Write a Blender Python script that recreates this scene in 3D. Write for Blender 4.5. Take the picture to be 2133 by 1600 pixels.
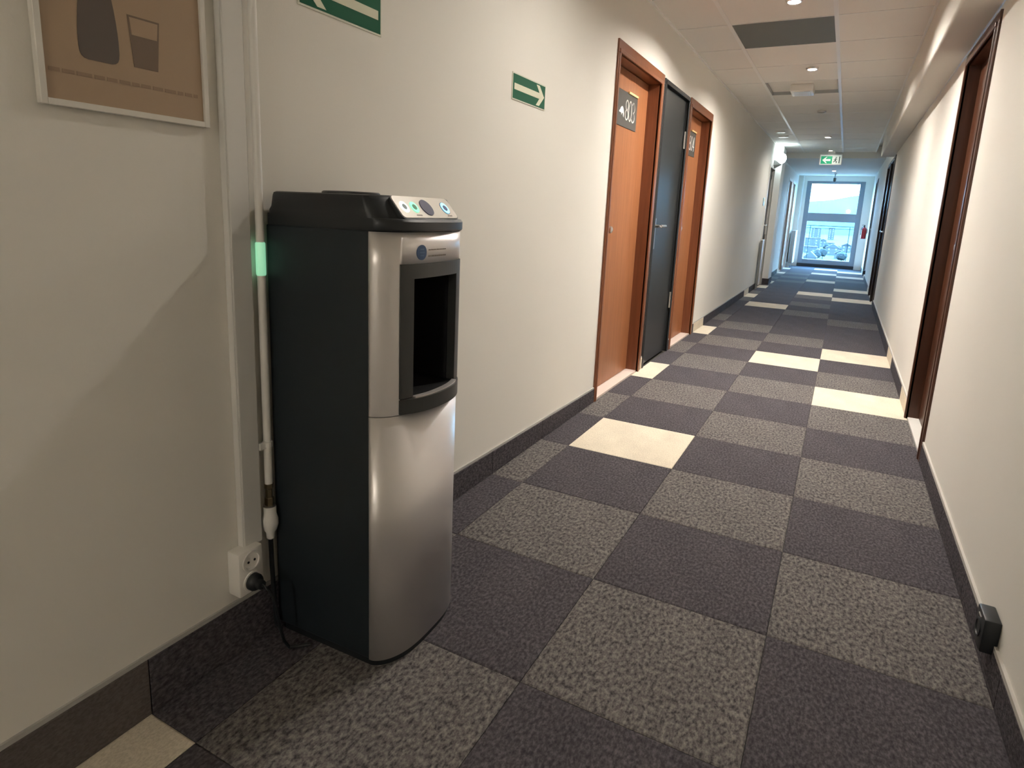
import bpy, bmesh, math, random
from mathutils import Vector, Matrix

# ------------------------------------------------------------------ scene, camera, world
for o in list(bpy.data.objects):
    bpy.data.objects.remove(o, do_unlink=True)
SC = bpy.context.scene
COL = SC.collection
random.seed(7)

cam_d = bpy.data.cameras.new('camera')
cam = bpy.data.objects.new('camera', cam_d)
COL.objects.link(cam)
F_PX = 1298.32
cam_d.sensor_fit = 'HORIZONTAL'
cam_d.sensor_width = 36.0
cam_d.lens = 36.0 * F_PX / 2133.0
cam_d.shift_x = 14.688 / 2133.0
cam_d.shift_y = -102.851 / 2133.0
cam_d.clip_start = 0.02
cam_d.clip_end = 6000
YAW, PIT, ROL = -0.486842, -0.198065, 0.042125
fw = Vector((math.sin(YAW) * math.cos(PIT), math.cos(YAW) * math.cos(PIT), math.sin(PIT)))
rt0 = Vector((math.cos(YAW), -math.sin(YAW), 0.0))
up0 = rt0.cross(fw)
rt = rt0 * math.cos(ROL) + up0 * math.sin(ROL)
up = -rt0 * math.sin(ROL) + up0 * math.cos(ROL)
M = Matrix((rt, up, -fw)).transposed().to_4x4()
M.translation = Vector((1.04688, -2.68502, 1.10740))
cam.matrix_world = M
SC.camera = cam

SKY_STRENGTH = 42.0
world = bpy.data.worlds.new('overcast_sky')
SC.world = world
world.use_nodes = True
wn = world.node_tree.nodes
wl = world.node_tree.links
wn.clear()
w_out = wn.new('ShaderNodeOutputWorld')
w_bg = wn.new('ShaderNodeBackground')
w_tc = wn.new('ShaderNodeTexCoord')
w_sep = wn.new('ShaderNodeSeparateXYZ')
w_rmp = wn.new('ShaderNodeValToRGB')
w_rmp.color_ramp.elements[0].position = 0.0
w_rmp.color_ramp.elements[0].color = (0.34, 0.65, 1.0, 1)
w_rmp.color_ramp.elements[1].position = 0.6
w_rmp.color_ramp.elements[1].color = (0.18, 0.46, 1.0, 1)
wl.new(w_tc.outputs['Generated'], w_sep.inputs[0])
wl.new(w_sep.outputs['Z'], w_rmp.inputs[0])
wl.new(w_rmp.outputs[0], w_bg.inputs['Color'])
w_bg.inputs['Strength'].default_value = SKY_STRENGTH
wl.new(w_bg.outputs[0], w_out.inputs[0])

LAMP_SECOND = 3700.0
LAMP_NEAR = 6000.0
FILL_MID = 1200.0      # fill light added out of frame for the near walls and dispenser
LAMP_FAR = 2100.0
LAMP_EXIT = 130.0
FILL_REAR = 85.0  # unseen fill light added behind the viewer
WARM = (1.0, 0.935, 0.85)

vs = SC.view_settings
SC.display_settings.display_device = 'sRGB'
vs.view_transform = 'Standard'
vs.look = 'None'
vs.gamma = 1.0
vs.use_curve_mapping = False
vs.exposure = 0.28
SC.cycles.max_bounces = 12
SC.cycles.diffuse_bounces = 8
SC.cycles.transparent_max_bounces = 12

# ------------------------------------------------------------------ materials
def lin(c):
    return tuple((v / 12.92 if v <= 0.04045 else ((v + 0.055) / 1.055) ** 2.4) for v in [x / 255.0 for x in c])

def mat(name, color, rough=0.5, metal=0.0, spec=0.5, emit=None, estr=0.0):
    m = bpy.data.materials.new(name)
    m.use_nodes = True
    b = m.node_tree.nodes['Principled BSDF']
    b.inputs['Base Color'].default_value = (*color, 1)
    b.inputs['Roughness'].default_value = rough
    b.inputs['Metallic'].default_value = metal
    b.inputs['Specular IOR Level'].default_value = spec
    if emit:
        b.inputs['Emission Color'].default_value = (*emit, 1)
        b.inputs['Emission Strength'].default_value = estr
    return m

def N(m, t):
    return m.node_tree.nodes.new(t)

def L(m, a, b):
    m.node_tree.links.new(a, b)

def coords(m, scale=(1, 1, 1), kind='Object'):
    tc = N(m, 'ShaderNodeTexCoord')
    mp = N(m, 'ShaderNodeMapping')
    mp.inputs['Scale'].default_value = scale
    L(m, tc.outputs[kind], mp.inputs[0])
    return mp.outputs[0]

def noise(m, vec, scale, detail=3, rough=0.55):
    n = N(m, 'ShaderNodeTexNoise')
    n.inputs['Scale'].default_value = scale
    n.inputs['Detail'].default_value = detail
    n.inputs['Roughness'].default_value = rough
    L(m, vec, n.inputs['Vector'])
    return n.outputs['Fac']

def ramp(m, fac, stops):
    r = N(m, 'ShaderNodeValToRGB')
    e = r.color_ramp.elements
    while len(e) > 1:
        e.remove(e[-1])
    e[0].position = stops[0][0]
    e[0].color = (*stops[0][1], 1)
    for p, c in stops[1:]:
        x = e.new(p)
        x.color = (*c, 1)
    L(m, fac, r.inputs[0])
    return r.outputs[0]

def bump(m, fac, strength, dist=0.002):
    b = N(m, 'ShaderNodeBump')
    b.inputs['Strength'].default_value = strength
    b.inputs['Distance'].default_value = dist
    L(m, fac, b.inputs['Height'])
    L(m, b.outputs[0], m.node_tree.nodes['Principled BSDF'].inputs['Normal'])

def base(m, col):
    L(m, col, m.node_tree.nodes['Principled BSDF'].inputs['Base Color'])

def plaster(name, c, b=0.12, sc=160):
    m = mat(name, c, 0.75, spec=0.25)
    v = coords(m)
    n1 = noise(m, v, 1.3, 2)
    base(m, ramp(m, n1, [(0.3, tuple(x * 0.965 for x in c)), (0.7, c)]))
    bump(m, noise(m, v, sc, 3), b, 0.0015)
    return m

def carpet(name, stops, sc, strength, stretch=0.55):
    m = mat(name, stops[0][1], 0.95, spec=0.08)
    v = coords(m, (1, stretch, 1))
    n1 = noise(m, v, sc, 3, 0.65)
    n2 = noise(m, v, 7.0, 2)
    c1 = ramp(m, n1, stops)
    mx = N(m, 'ShaderNodeMix')
    mx.data_type = 'RGBA'
    mx.blend_type = 'MULTIPLY'
    mx.inputs['Factor'].default_value = 1.0
    L(m, c1, mx.inputs[6])
    L(m, ramp(m, n2, [(0.3, (0.85, 0.85, 0.86)), (0.7, (1, 1, 1))]), mx.inputs[7])
    base(m, mx.outputs[2])
    bump(m, n1, strength, 0.004)
    return m

def wood(name, c0, c1, rough=0.38):
    m = mat(name, c0, rough, spec=0.5)
    v = coords(m, (14, 14, 0.9))
    n = noise(m, v, 3.0, 5, 0.6)
    base(m, ramp(m, n, [(0.3, c0), (0.72, c1)]))
    bump(m, n, 0.04, 0.001)
    return m

MT = {}
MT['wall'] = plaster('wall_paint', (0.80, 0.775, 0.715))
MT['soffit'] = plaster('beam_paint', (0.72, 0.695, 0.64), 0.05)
MT['ceil'] = plaster('ceiling_tile', (0.84, 0.815, 0.765), 0.35, 260)
MT['tbar'] = mat('grid_white', (0.84, 0.83, 0.80), 0.4)
MT['smoke'] = mat('dark_panel', (0.115, 0.12, 0.105), 0.6)
MT['c_dark'] = carpet('carpet_dark', [(0.33, (0.044, 0.039, 0.045)), (0.5, (0.080, 0.072, 0.079)), (0.67, (0.130, 0.119, 0.126))], 130, 0.6)
MT['c_spk'] = carpet('carpet_speckled', [(0.34, (0.052, 0.047, 0.049)), (0.5, (0.145, 0.133, 0.128)), (0.68, (0.255, 0.236, 0.215))], 105, 0.8)
MT['c_cream'] = carpet('carpet_cream', [(0.35, (0.62, 0.55, 0.435)), (0.65, (0.80, 0.72, 0.585))], 190, 0.4)
MT['c_brown'] = carpet('carpet_brown', [(0.35, (0.10, 0.085, 0.08)), (0.65, (0.15, 0.13, 0.12))], 190, 0.4)
MT['cap_r'] = mat('pale_grey_cap', (0.52, 0.50, 0.46), 0.55)
MT['thr_w'] = mat('white_threshold', (0.70, 0.69, 0.65), 0.4)
MT['caulk'] = mat('grey_trim', (0.42, 0.41, 0.39), 0.5)
MT['wood'] = wood('door_veneer', (0.265, 0.10, 0.040), (0.36, 0.14, 0.058))
MT['wood_c'] = wood('casing_veneer', (0.16, 0.052, 0.022), (0.225, 0.078, 0.034), 0.3)
MT['wood_d'] = wood('dark_veneer', (0.055, 0.018, 0.008), (0.085, 0.028, 0.012), 0.36)
MT['wood_k'] = wood('blackish_veneer', (0.025, 0.018, 0.018), (0.045, 0.032, 0.03), 0.32)
MT['blackdoor'] = mat('black_paint', (0.020, 0.022, 0.024), 0.33)
MT['blackframe'] = mat('black_frame', (0.016, 0.017, 0.018), 0.4)
MT['cream_pl'] = mat('cream_laminate', (0.66, 0.56, 0.50), 0.45)
MT['white_pl'] = mat('white_plastic', (0.80, 0.78, 0.74), 0.35)
MT['trunk'] = mat('trunking_plastic', (0.70, 0.69, 0.66), 0.25)
MT['steel'] = mat('satin_steel', (0.62, 0.60, 0.57), 0.28, 1.0)
MT['brass'] = mat('aged_brass', (0.30, 0.25, 0.15), 0.3, 1.0)
MT['blk'] = mat('black_plastic', (0.012, 0.0145, 0.017), 0.42)
MT['blk_s'] = mat('black_textured', (0.0125, 0.0180, 0.0225), 0.5, spec=0.4)
bump(MT['blk_s'], noise(MT['blk_s'], coords(MT['blk_s']), 900, 2), 0.12, 0.0006)
MT['pit'] = mat('recess_black', (0.004, 0.004, 0.005), 0.5)
MT['frame_k'] = mat('recess_frame', (0.035, 0.036, 0.034), 0.42)
MT['silver'] = mat('silver_paint', (0.74, 0.71, 0.70), 0.36, 0.65)
MT['panel'] = mat('panel_silver', (0.66, 0.62, 0.56), 0.32, 0.3)
MT['navy'] = mat('navy_lens', (0.035, 0.045, 0.13), 0.3)
MT['blue_lab'] = mat('blue_label', (0.035, 0.085, 0.20), 0.5)
MT['blue_lt'] = mat('blue_print', (0.10, 0.18, 0.33), 0.5)
MT['ink'] = mat('dark_ink', (0.05, 0.045, 0.04), 0.6)
MT['ink_lt'] = mat('grey_ink', (0.22, 0.19, 0.16), 0.6)
MT['led_w'] = mat('white_ring', (0.8, 0.9, 0.88), 0.3, emit=(0.85, 1.0, 0.97), estr=0.9)
MT['led_g'] = mat('green_ring', (0.3, 0.9, 0.6), 0.3, emit=(0.25, 1.0, 0.55), estr=0.8)
MT['led_b'] = mat('blue_ring', (0.4, 0.8, 0.95), 0.3, emit=(0.35, 0.85, 1.0), estr=0.9)
MT['green_d'] = mat('green_button', (0.0, 0.22, 0.09), 0.4)
MT['grey_d'] = mat('grey_button', (0.20, 0.27, 0.27), 0.4)
MT['blue_d'] = mat('blue_button', (0.01, 0.03, 0.22), 0.4)
MT['glow_green'] = mat('painted_green_glow', (0.5, 0.8, 0.6), 0.3, emit=(0.28, 0.72, 0.44), estr=0.55)  # green light on the pipe, put into the material as emission
MT['sg'] = mat('sign_green', (0.006, 0.10, 0.048), 0.6, spec=0.15)
MT['sw'] = mat('sign_cream', (0.74, 0.74, 0.58), 0.6, spec=0.15)
MT['sborder'] = mat('sign_edge', (0.62, 0.63, 0.52), 0.4)
MT['exit_g'] = mat('exit_green', (0.01, 0.36, 0.17), 0.5, emit=(0.02, 0.55, 0.27), estr=0.12)
MT['exit_w'] = mat('exit_white', (0.85, 0.9, 0.85), 0.4, emit=(0.8, 1.0, 0.88), estr=0.10)
MT['exit_k'] = mat('exit_dark', (0.012, 0.06, 0.04), 0.5)
MT['plate'] = mat('plate_grey', (0.075, 0.07, 0.063), 0.6, spec=0.2)
MT['num'] = mat('number_white', (0.92, 0.90, 0.84), 0.4)
MT['amber'] = mat('amber_strip', (0.85, 0.62, 0.30), 0.3)
MT['pframe'] = mat('picture_frame', (0.68, 0.655, 0.60), 0.4)
MT['p_bg'] = mat('print_tan', (0.37, 0.265, 0.175), 0.35)
MT['p_dk'] = mat('print_dark', (0.105, 0.082, 0.07), 0.35)
MT['p_md'] = mat('print_brown', (0.165, 0.115, 0.08), 0.35)
MT['p_lt'] = mat('print_text', (0.27, 0.185, 0.12), 0.35)
MT['alu'] = mat('window_frame_grey', (0.22, 0.25, 0.29), 0.45)
MT['red'] = mat('extinguisher_red', (0.24, 0.008, 0.014), 0.3)
MT['lamp'] = mat('lit_bulb', (0.9, 0.85, 0.7), 0.4, emit=WARM, estr=LAMP_NEAR)
MT['lamp_far'] = mat('lit_bulb_far', (0.9, 0.85, 0.7), 0.4, emit=WARM, estr=LAMP_FAR)
MT['lamp_exit'] = mat('lit_bulb_exit', (0.9, 0.85, 0.7), 0.4, emit=WARM, estr=LAMP_EXIT)
MT['lamp_second'] = mat('lit_bulb_second', (0.9, 0.85, 0.7), 0.4, emit=WARM, estr=LAMP_SECOND)
MT['fill_mid'] = mat('fill_bulb_mid', (0.9, 0.85, 0.7), 0.4, emit=WARM, estr=FILL_MID)
MT['fill_rear'] = mat('fill_bulb_rear', (0.9, 0.85, 0.7), 0.4, emit=WARM, estr=FILL_REAR)
MT['lens_off'] = mat('unlit_lens', (0.10, 0.10, 0.09), 0.25)
MT['globe'] = mat('opal_globe', (0.88, 0.90, 0.90), 0.3, emit=(0.80, 0.97, 1.0), estr=15.0)
MT['grey'] = mat('grey_metal', (0.30, 0.31, 0.31), 0.5)
MT['rad'] = mat('radiator_enamel', (0.74, 0.70, 0.68), 0.35)
MT['blue_sign'] = mat('pale_blue_plastic', (0.45, 0.62, 0.70), 0.35)
MT['city'] = plaster('city_ground', (0.0045, 0.0052, 0.0047), 0.0)
MT['hill'] = mat('hill_green', (0.016, 0.034, 0.025), 0.9)
MT['house'] = mat('house_render', (0.034, 0.031, 0.028), 0.8)
MT['roof'] = mat('house_roof', (0.013, 0.011, 0.011), 0.8)
MT['roof_l'] = mat('pale_roof', (0.028, 0.026, 0.024), 0.8)
MT['leaf'] = mat('tree_leaf', (0.005, 0.007, 0.005), 0.9)
MT['rail'] = mat('railing_dark', (0.03, 0.07, 0.07), 0.4)

g = bpy.data.materials.new('window_glass')
g.use_nodes = True
g.node_tree.nodes.clear()
go = g.node_tree.nodes.new('ShaderNodeOutputMaterial')
gm = g.node_tree.nodes.new('ShaderNodeMixShader')
gt = g.node_tree.nodes.new('ShaderNodeBsdfTransparent')
gg = g.node_tree.nodes.new('ShaderNodeBsdfGlossy')
gg.inputs['Roughness'].default_value = 0.02
gt.inputs['Color'].default_value = (0.90, 0.98, 0.97, 1)
gm.inputs[0].default_value = 0.03
g.node_tree.links.new(gt.outputs[0], gm.inputs[1])
g.node_tree.links.new(gg.outputs[0], gm.inputs[2])
g.node_tree.links.new(gm.outputs[0], go.inputs[0])
MT['glass'] = g

# ------------------------------------------------------------------ mesh builder
class MB:
    def __init__(self):
        self.v = []
        self.f = []

    def add(self, vs_, fs):
        k = len(self.v)
        self.v += [tuple(x) for x in vs_]
        self.f += [tuple(i + k for i in q) for q in fs]
        return self

    def box(self, x0, x1, y0, y1, z0, z1):
        vs_ = [(x, y, z) for x in (x0, x1) for y in (y0, y1) for z in (z0, z1)]
        return self.add(vs_, [(0, 1, 3, 2), (4, 6, 7, 5), (0, 4, 5, 1), (2, 3, 7, 6), (0, 2, 6, 4), (1, 5, 7, 3)])

    def prism(self, pts, axis, a0, a1):
        """pts: 2D outline in the two remaining axes (order x,y,z without axis), extruded along axis."""
        def P(p, a):
            q = list(p)
            q.insert(axis, a)
            return tuple(q)
        n = len(pts)
        vs_ = [P(p, a0) for p in pts] + [P(p, a1) for p in pts]
        fs = [tuple(range(n))[::-1], tuple(range(n, 2 * n))]
        fs += [(i, (i + 1) % n, n + (i + 1) % n, n + i) for i in range(n)]
        return self.add(vs_, fs)

    def loft(self, rings, cap=True):
        n = len(rings[0])
        vs_ = [p for r in rings for p in r]
        fs = []
        for k in range(len(rings) - 1):
            for i in range(n):
                fs.append((k * n + i, k * n + (i + 1) % n, (k + 1) * n + (i + 1) % n, (k + 1) * n + i))
        if cap:
            fs.append(tuple(range(n))[::-1])
            fs.append(tuple(range((len(rings) - 1) * n, len(rings) * n)))
        return self.add(vs_, fs)

    def lathe(self, prof, c, axis=2, n=24):
        """prof: (radius, height along axis) pairs."""
        rings = []
        for r, h in prof:
            ring = []
            for i in range(n):
                a = 2 * math.pi * i / n
                q = [r * math.cos(a), r * math.sin(a)]
                q.insert(axis, h)
                ring.append((c[0] + q[0], c[1] + q[1], c[2] + q[2]))
            rings.append(ring)
        return self.loft(rings)

    def tube(self, path, r, n=10):
        rings = []
        path = [Vector(p) for p in path]
        for i, p in enumerate(path):
            d = (path[min(i + 1, len(path) - 1)] - path[max(i - 1, 0)]).normalized()
            a = Vector((1, 0, 0)) if abs(d.x) < 0.8 else Vector((0, 1, 0))
            u = d.cross(a).normalized()
            w = d.cross(u)
            rr = r[i] if isinstance(r, (list, tuple)) else r
            rings.append([tuple(p + u * rr * math.cos(2 * math.pi * k / n) + w * rr * math.sin(2 * math.pi * k / n)) for k in range(n)])
        return self.loft(rings)

    def build(self, name, material, parent=None, bevel=0.0, smooth=False, seg=2, off=None):
        me = bpy.data.meshes.new(name)
        o_ = off if off is not None else (tuple(parent['_org']) if parent is not None and '_org' in parent else (0, 0, 0))
        me.from_pydata([(x - o_[0], y - o_[1], z - o_[2]) for x, y, z in self.v], [], self.f)
        bm = bmesh.new()
        bm.from_mesh(me)
        bmesh.ops.recalc_face_normals(bm, faces=bm.faces[:])
        if bevel > 0:
            es = [e for e in bm.edges if len(e.link_faces) == 2 and e.calc_face_angle(0) > 0.6]
            bmesh.ops.bevel(bm, geom=es, offset=bevel, segments=seg, affect='EDGES', profile=0.5)
        bm.to_mesh(me)
        bm.free()
        if smooth:
            for p in me.polygons:
                p.use_smooth = True
            me.set_sharp_from_angle(angle=math.radians(38))
        if isinstance(material, (list, tuple)):
            for q in material:
                me.materials.append(q)
        else:
            me.materials.append(material)
        ob = bpy.data.objects.new(name, me)
        COL.objects.link(ob)
        if parent is not None:
            ob.parent = parent
            if '_org' in parent:
                ob['_org'] = parent['_org']
        return ob

def tag(o, label, cat=None, group=None, kind=None):
    o['label'] = label
    if cat:
        o['category'] = cat
    if group:
        o['group'] = group
    if kind:
        o['kind'] = kind
    return o

def root(name, loc, label, cat, group=None, kind=None):
    o = bpy.data.objects.new(name, None)
    COL.objects.link(o)
    o.location = loc
    o.empty_display_size = 0.05
    o['_org'] = tuple(loc)
    return tag(o, label, cat, group, kind)

def place(name, mesh, parent, loc):
    ob = bpy.data.objects.new(name, mesh)
    COL.objects.link(ob)
    ob.parent = parent
    ob.location = loc
    return ob

# ------------------------------------------------------------------ dimensions (metres)
XL, XR = -0.152, 1.508          # corridor walls
Y0, Y1 = -5.5, 15.0             # rear wall and window wall
ZC, ZS, YS = 2.35, 2.25, 10.30  # tile ceiling, lower soffit, where it starts
XB, ZB, YB = 1.345, 2.03, 7.60  # boxed beam along the right wall
CREAM = {('C', 3): 0}

# ------------------------------------------------------------------ walls with door openings
def wall(name, x0, x1, openings, label):
    m = MB()
    y = Y0 - 0.3
    for a, b, top in sorted(openings):
        m.box(x0, x1, y, a, -0.1, 2.7)
        m.box(x0, x1, a, b, top, 2.7)
        bx0, bx1 = (x0, x0 + 0.04) if x0 < 0 else (x1 - 0.04, x1)
        m.box(bx0, bx1, a, b, -0.1, top)
        y = b
    m.box(x0, x1, y, Y1 + 0.25, -0.1, 2.7)
    o = m.build(name, MT['wall'])
    return tag(o, label, 'wall', kind='structure')

# door specs: (y0, y1, top) of the outer edge of the casing
LEFT = {1: (0.73, 1.692, 2.03), 2: (1.726, 2.488, 2.02), 3: (2.53, 3.44, 2.03), 4: (8.40, 9.17, 2.0), 5: (12.25, 13.02, 2.03), 6: (13.32, 14.05, 2.03)}
RIGHT = {7: (0.755, 1.60, 2.012), 8: (7.12, 7.93, 2.02), 9: (7.97, 8.80, 2.02), 10: (12.2, 13.1, 2.03)}
IN = 0.03
wall('wall_left', XL - 0.30, XL, [(a + IN, b - IN, t - IN) for a, b, t in LEFT.values()], 'long cream plastered wall with brown and black doors and green arrow signs')
wall('wall_right', XR, XR + 0.30, [(a + IN, b - IN, t - IN) for a, b, t in RIGHT.values()], 'long cream plastered wall under the boxed beam')
tag(MB().box(XL - 0.3, XR + 0.3, Y0 - 0.2, Y0, -0.1, 2.7).build('wall_back', MT['wall']), 'cream plastered wall closing the corridor behind the viewer', 'wall', kind='structure')

wx0, wx1, wz1 = 0.055, 1.335, 2.12
m = MB()
m.box(XL - 0.3, wx0, Y1, Y1 + 0.25, -0.1, 2.7)
m.box(wx1, XR + 0.3, Y1, Y1 + 0.25, -0.1, 2.7)
m.box(wx0, wx1, Y1, Y1 + 0.25, wz1, 2.7)
tag(m.build('wall_front', MT['wall']), 'end wall of the corridor around the tall window', 'wall', kind='structure')

# shallow pillar on the left wall
m = MB().box(XL, -0.045, 9.22, 9.72, 0.0, ZC)
MT['gloss_white'] = plaster('white_gloss_paint', (0.88, 0.88, 0.86), 0.03)
pil = tag(m.build('trim_1', MT['gloss_white'], bevel=0.006), 'white pilaster standing out of the left wall past the far black door', 'pilaster', kind='structure')
MB().box(XL, -0.033, 9.208, 9.732, 0.0, 0.10).build('base_strip', MT['c_dark'], pil)

# boxed beam
m = MB().box(XB, XR, Y0, YB, ZB, ZC + 0.02)
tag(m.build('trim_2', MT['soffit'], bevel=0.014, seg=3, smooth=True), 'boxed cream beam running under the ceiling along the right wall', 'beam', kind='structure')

# lowered soffit at the far end
m = MB().box(XL, XR, YS, Y1, ZS, ZC + 0.10)
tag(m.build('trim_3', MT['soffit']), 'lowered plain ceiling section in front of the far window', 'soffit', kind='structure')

# ------------------------------------------------------------------ floor: carpet tiles
flr = MB().box(XL - 0.3, XR + 0.3, Y0 - 0.2, Y1 + 0.3, -0.12, -0.008).build('floor', MT['ink'])
tag(flr, 'corridor floor laid with dark, speckled and cream carpet tiles', 'floor', kind='structure')
T = 0.5
COLS = {'A': (XL, 0.0), 'B': (0.0, 0.5), 'C': (0.5, 1.0), 'D': (1.0, XR)}
CREAMS = {('A', -5), ('B', 0), ('C', 5), ('D', 3), ('D', 6), ('A', 3), ('A', 7), ('A', 14), ('A', 17), ('A', 19), ('A', 24), ('A', 27),
          ('B', 12), ('C', 16), ('D', 15), ('D', 18), ('C', 21), ('D', 24), ('D', 27), ('C', 25), ('C', 28)}
def tile_kind(c, r):
    if (c, r) in CREAMS:
        return 'c_cream'
    odd = r % 2 != 0
    spk = odd if c in 'AC' else not odd
    if r >= 7:
        spk = spk and random.random() < 0.35
    if r == -4 and c in 'AB':
        spk = c == 'B'
    return 'c_spk' if spk else 'c_dark'
tile_mesh = {}
def carpet_mesh(w, k):
    if (w, k) not in tile_mesh:
        g_ = 0.0007
        b = 0.004
        m_ = MB()
        x0, x1, y0, y1 = g_, w - g_, g_, T - g_
        m_.loft([[(x0, y0, -0.008), (x1, y0, -0.008), (x1, y1, -0.008), (x0, y1, -0.008)],
                 [(x0, y0, -0.002), (x1, y0, -0.002), (x1, y1, -0.002), (x0, y1, -0.002)],
                 [(x0 + b, y0 + b, 0), (x1 - b, y0 + b, 0), (x1 - b, y1 - b, 0), (x0 + b, y1 - b, 0)]])
        me = bpy.data.meshes.new('carpet_tile')
        me.from_pydata(m_.v, [], m_.f)
        me.materials.append(MT[k])
        tile_mesh[(w, k)] = me
    return tile_mesh[(w, k)]
for r in range(-11, 30):
    for c, (xa, xb) in COLS.items():
        place('carpet_tile', carpet_mesh(round(xb - xa, 4), tile_kind(c, r)), flr, (xa, r * T, 0))

# ------------------------------------------------------------------ baseboards: strips of the same carpet
BH = [(-6.0, 0.131), (-1.7, 0.133), (-0.78, 0.106), (0.75, 0.082), (1.6, 0.086), (16.0, 0.092)]
def base_h(side, y):
    if side == 'R':
        return 0.092
    for (a, ha), (b, hb) in zip(BH[:-1], BH[1:]):
        if a <= y <= b:
            return ha + (hb - ha) * (y - a) / (b - a)
    return 0.09
def baseboard(name, side, openings, label):
    o = root(name, (XL if side == 'L' else XR, 0, 0), label, 'baseboard', kind='structure')
    o['_org'] = (XL if side == 'L' else XR, 0.0, 0.0)
    spans = []
    y = Y0
    blocks = sorted(list(openings) + ([(9.208, 9.732, 0)] if side == 'L' else []))
    for a, b, *_ in blocks:
        spans.append((y, a))
        y = b
    spans.append((y, Y1))
    col = 'A' if side == 'L' else 'D'
    for a, b in spans:
        k = math.floor(a / T)
        while k * T < b - 1e-4:
            s, e = max(a, k * T), min(b, (k + 1) * T)
            if e - s > 0.01:
                h, h2 = base_h(side, s), base_h(side, e)
                kind = 'c_cream' if (col, k) in CREAMS and k > -5 else 'c_brown' if k <= -5 and side == 'L' else 'c_dark'
                x0, x1 = (XL, XL + 0.009) if side == 'L' else (XR - 0.009, XR)
                MB().prism([(s + 0.0012, 0), (e - 0.0012, 0), (e - 0.0012, h2), (s + 0.0012, h)], 0, x0, x1).build('baseboard_strip', MT[kind], o, bevel=0.0015, seg=1)
                x0, x1 = (XL, XL + 0.006) if side == 'L' else (XR - 0.008, XR)
                ch = 0.010 if side == 'L' else 0.013
                MB().prism([(s, h), (e, h2), (e, h2 + ch), (s, h + ch)], 0, x0, x1).build('cap_strip', MT['caulk'] if side == 'L' else MT['cap_r'], o)
            k += 1
    return o
baseboard('baseboard_left', 'L', LEFT.values(), 'dark carpet strip baseboard along the left wall')
baseboard('baseboard_right', 'R', RIGHT.values(), 'dark carpet strip baseboard with a pale cap along the right wall')

# ------------------------------------------------------------------ ceiling: tiles in a grid
cl = MB().box(XL - 0.3, XR + 0.3, Y0 - 0.2, Y1 + 0.3, ZC + 0.11, ZC + 0.2).build('ceiling', MT['soffit'])
tag(cl, 'suspended ceiling of pale square tiles in a white grid', 'ceiling', kind='structure')
CX = [(XL, 0.205), (0.205, 0.83), (0.83, XB)]
PY = 0.645
GY0 = 1.878
rows = range(-12, 14)
ceil_mesh = {}
def ceil_tile_mesh(w, d, k):
    key = (round(w, 3), round(d, 3), k)
    if key not in ceil_mesh:
        m_ = MB().box(0.006, w - 0.006, 0.0085, d - 0.0085, 0.004, 0.02)
        me = bpy.data.meshes.new('ceiling_tile')
        me.from_pydata(m_.v, [], m_.f)
        me.materials.append(MT[k])
        ceil_mesh[key] = me
    return ceil_mesh[key]
for r in rows:
    a = GY0 + r * PY
    b = min(a + PY, YS)
    if a >= YS:
        continue
    for i, (xa, xb) in enumerate(CX):
        dz, k = 0.0, 'ceil'
        if i == 1 and r == 0:
            k = 'smoke'
        if i == 1 and r == 3:
            dz = 0.028
        t = place('ceiling_tile', ceil_tile_mesh(xb - xa, b - a, k), cl, (xa, a, ZC + dz))
        if k == 'smoke':
            t.name = 'smoked_ceiling_panel'
            t['label'] = 'dark grey panel set in the pale ceiling grid'
    for xa, xb in CX:
        MB().box(xa + 0.008, xb - 0.008, a - 0.0045, a + 0.0045, ZC + 0.0025, ZC + 0.02).build('cross_bar', MT['tbar'], cl)
for x in (0.205, 0.83):
    MB().box(x - 0.012, x + 0.012, Y0, YS, ZC, ZC + 0.02).build('main_bar', MT['tbar'], cl)
for x0, x1 in ((XL, XL + 0.018), (XB - 0.014, XB)):
    MB().box(x0, x1, Y0, YS, ZC - 0.002, ZC + 0.02).build('edge_bar', MT['tbar'], cl)
ya = GY0 + 3 * PY
MB().box(0.217, 0.222, ya, ya + PY, ZC + 0.001, ZC + 0.034).box(0.813, 0.818, ya, ya + PY, ZC + 0.001, ZC + 0.034).box(0.217, 0.818, ya + PY - 0.012, ya + PY - 0.008, ZC + 0.001, ZC + 0.034).build('tile_recess', MT['grey'], cl)

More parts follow.
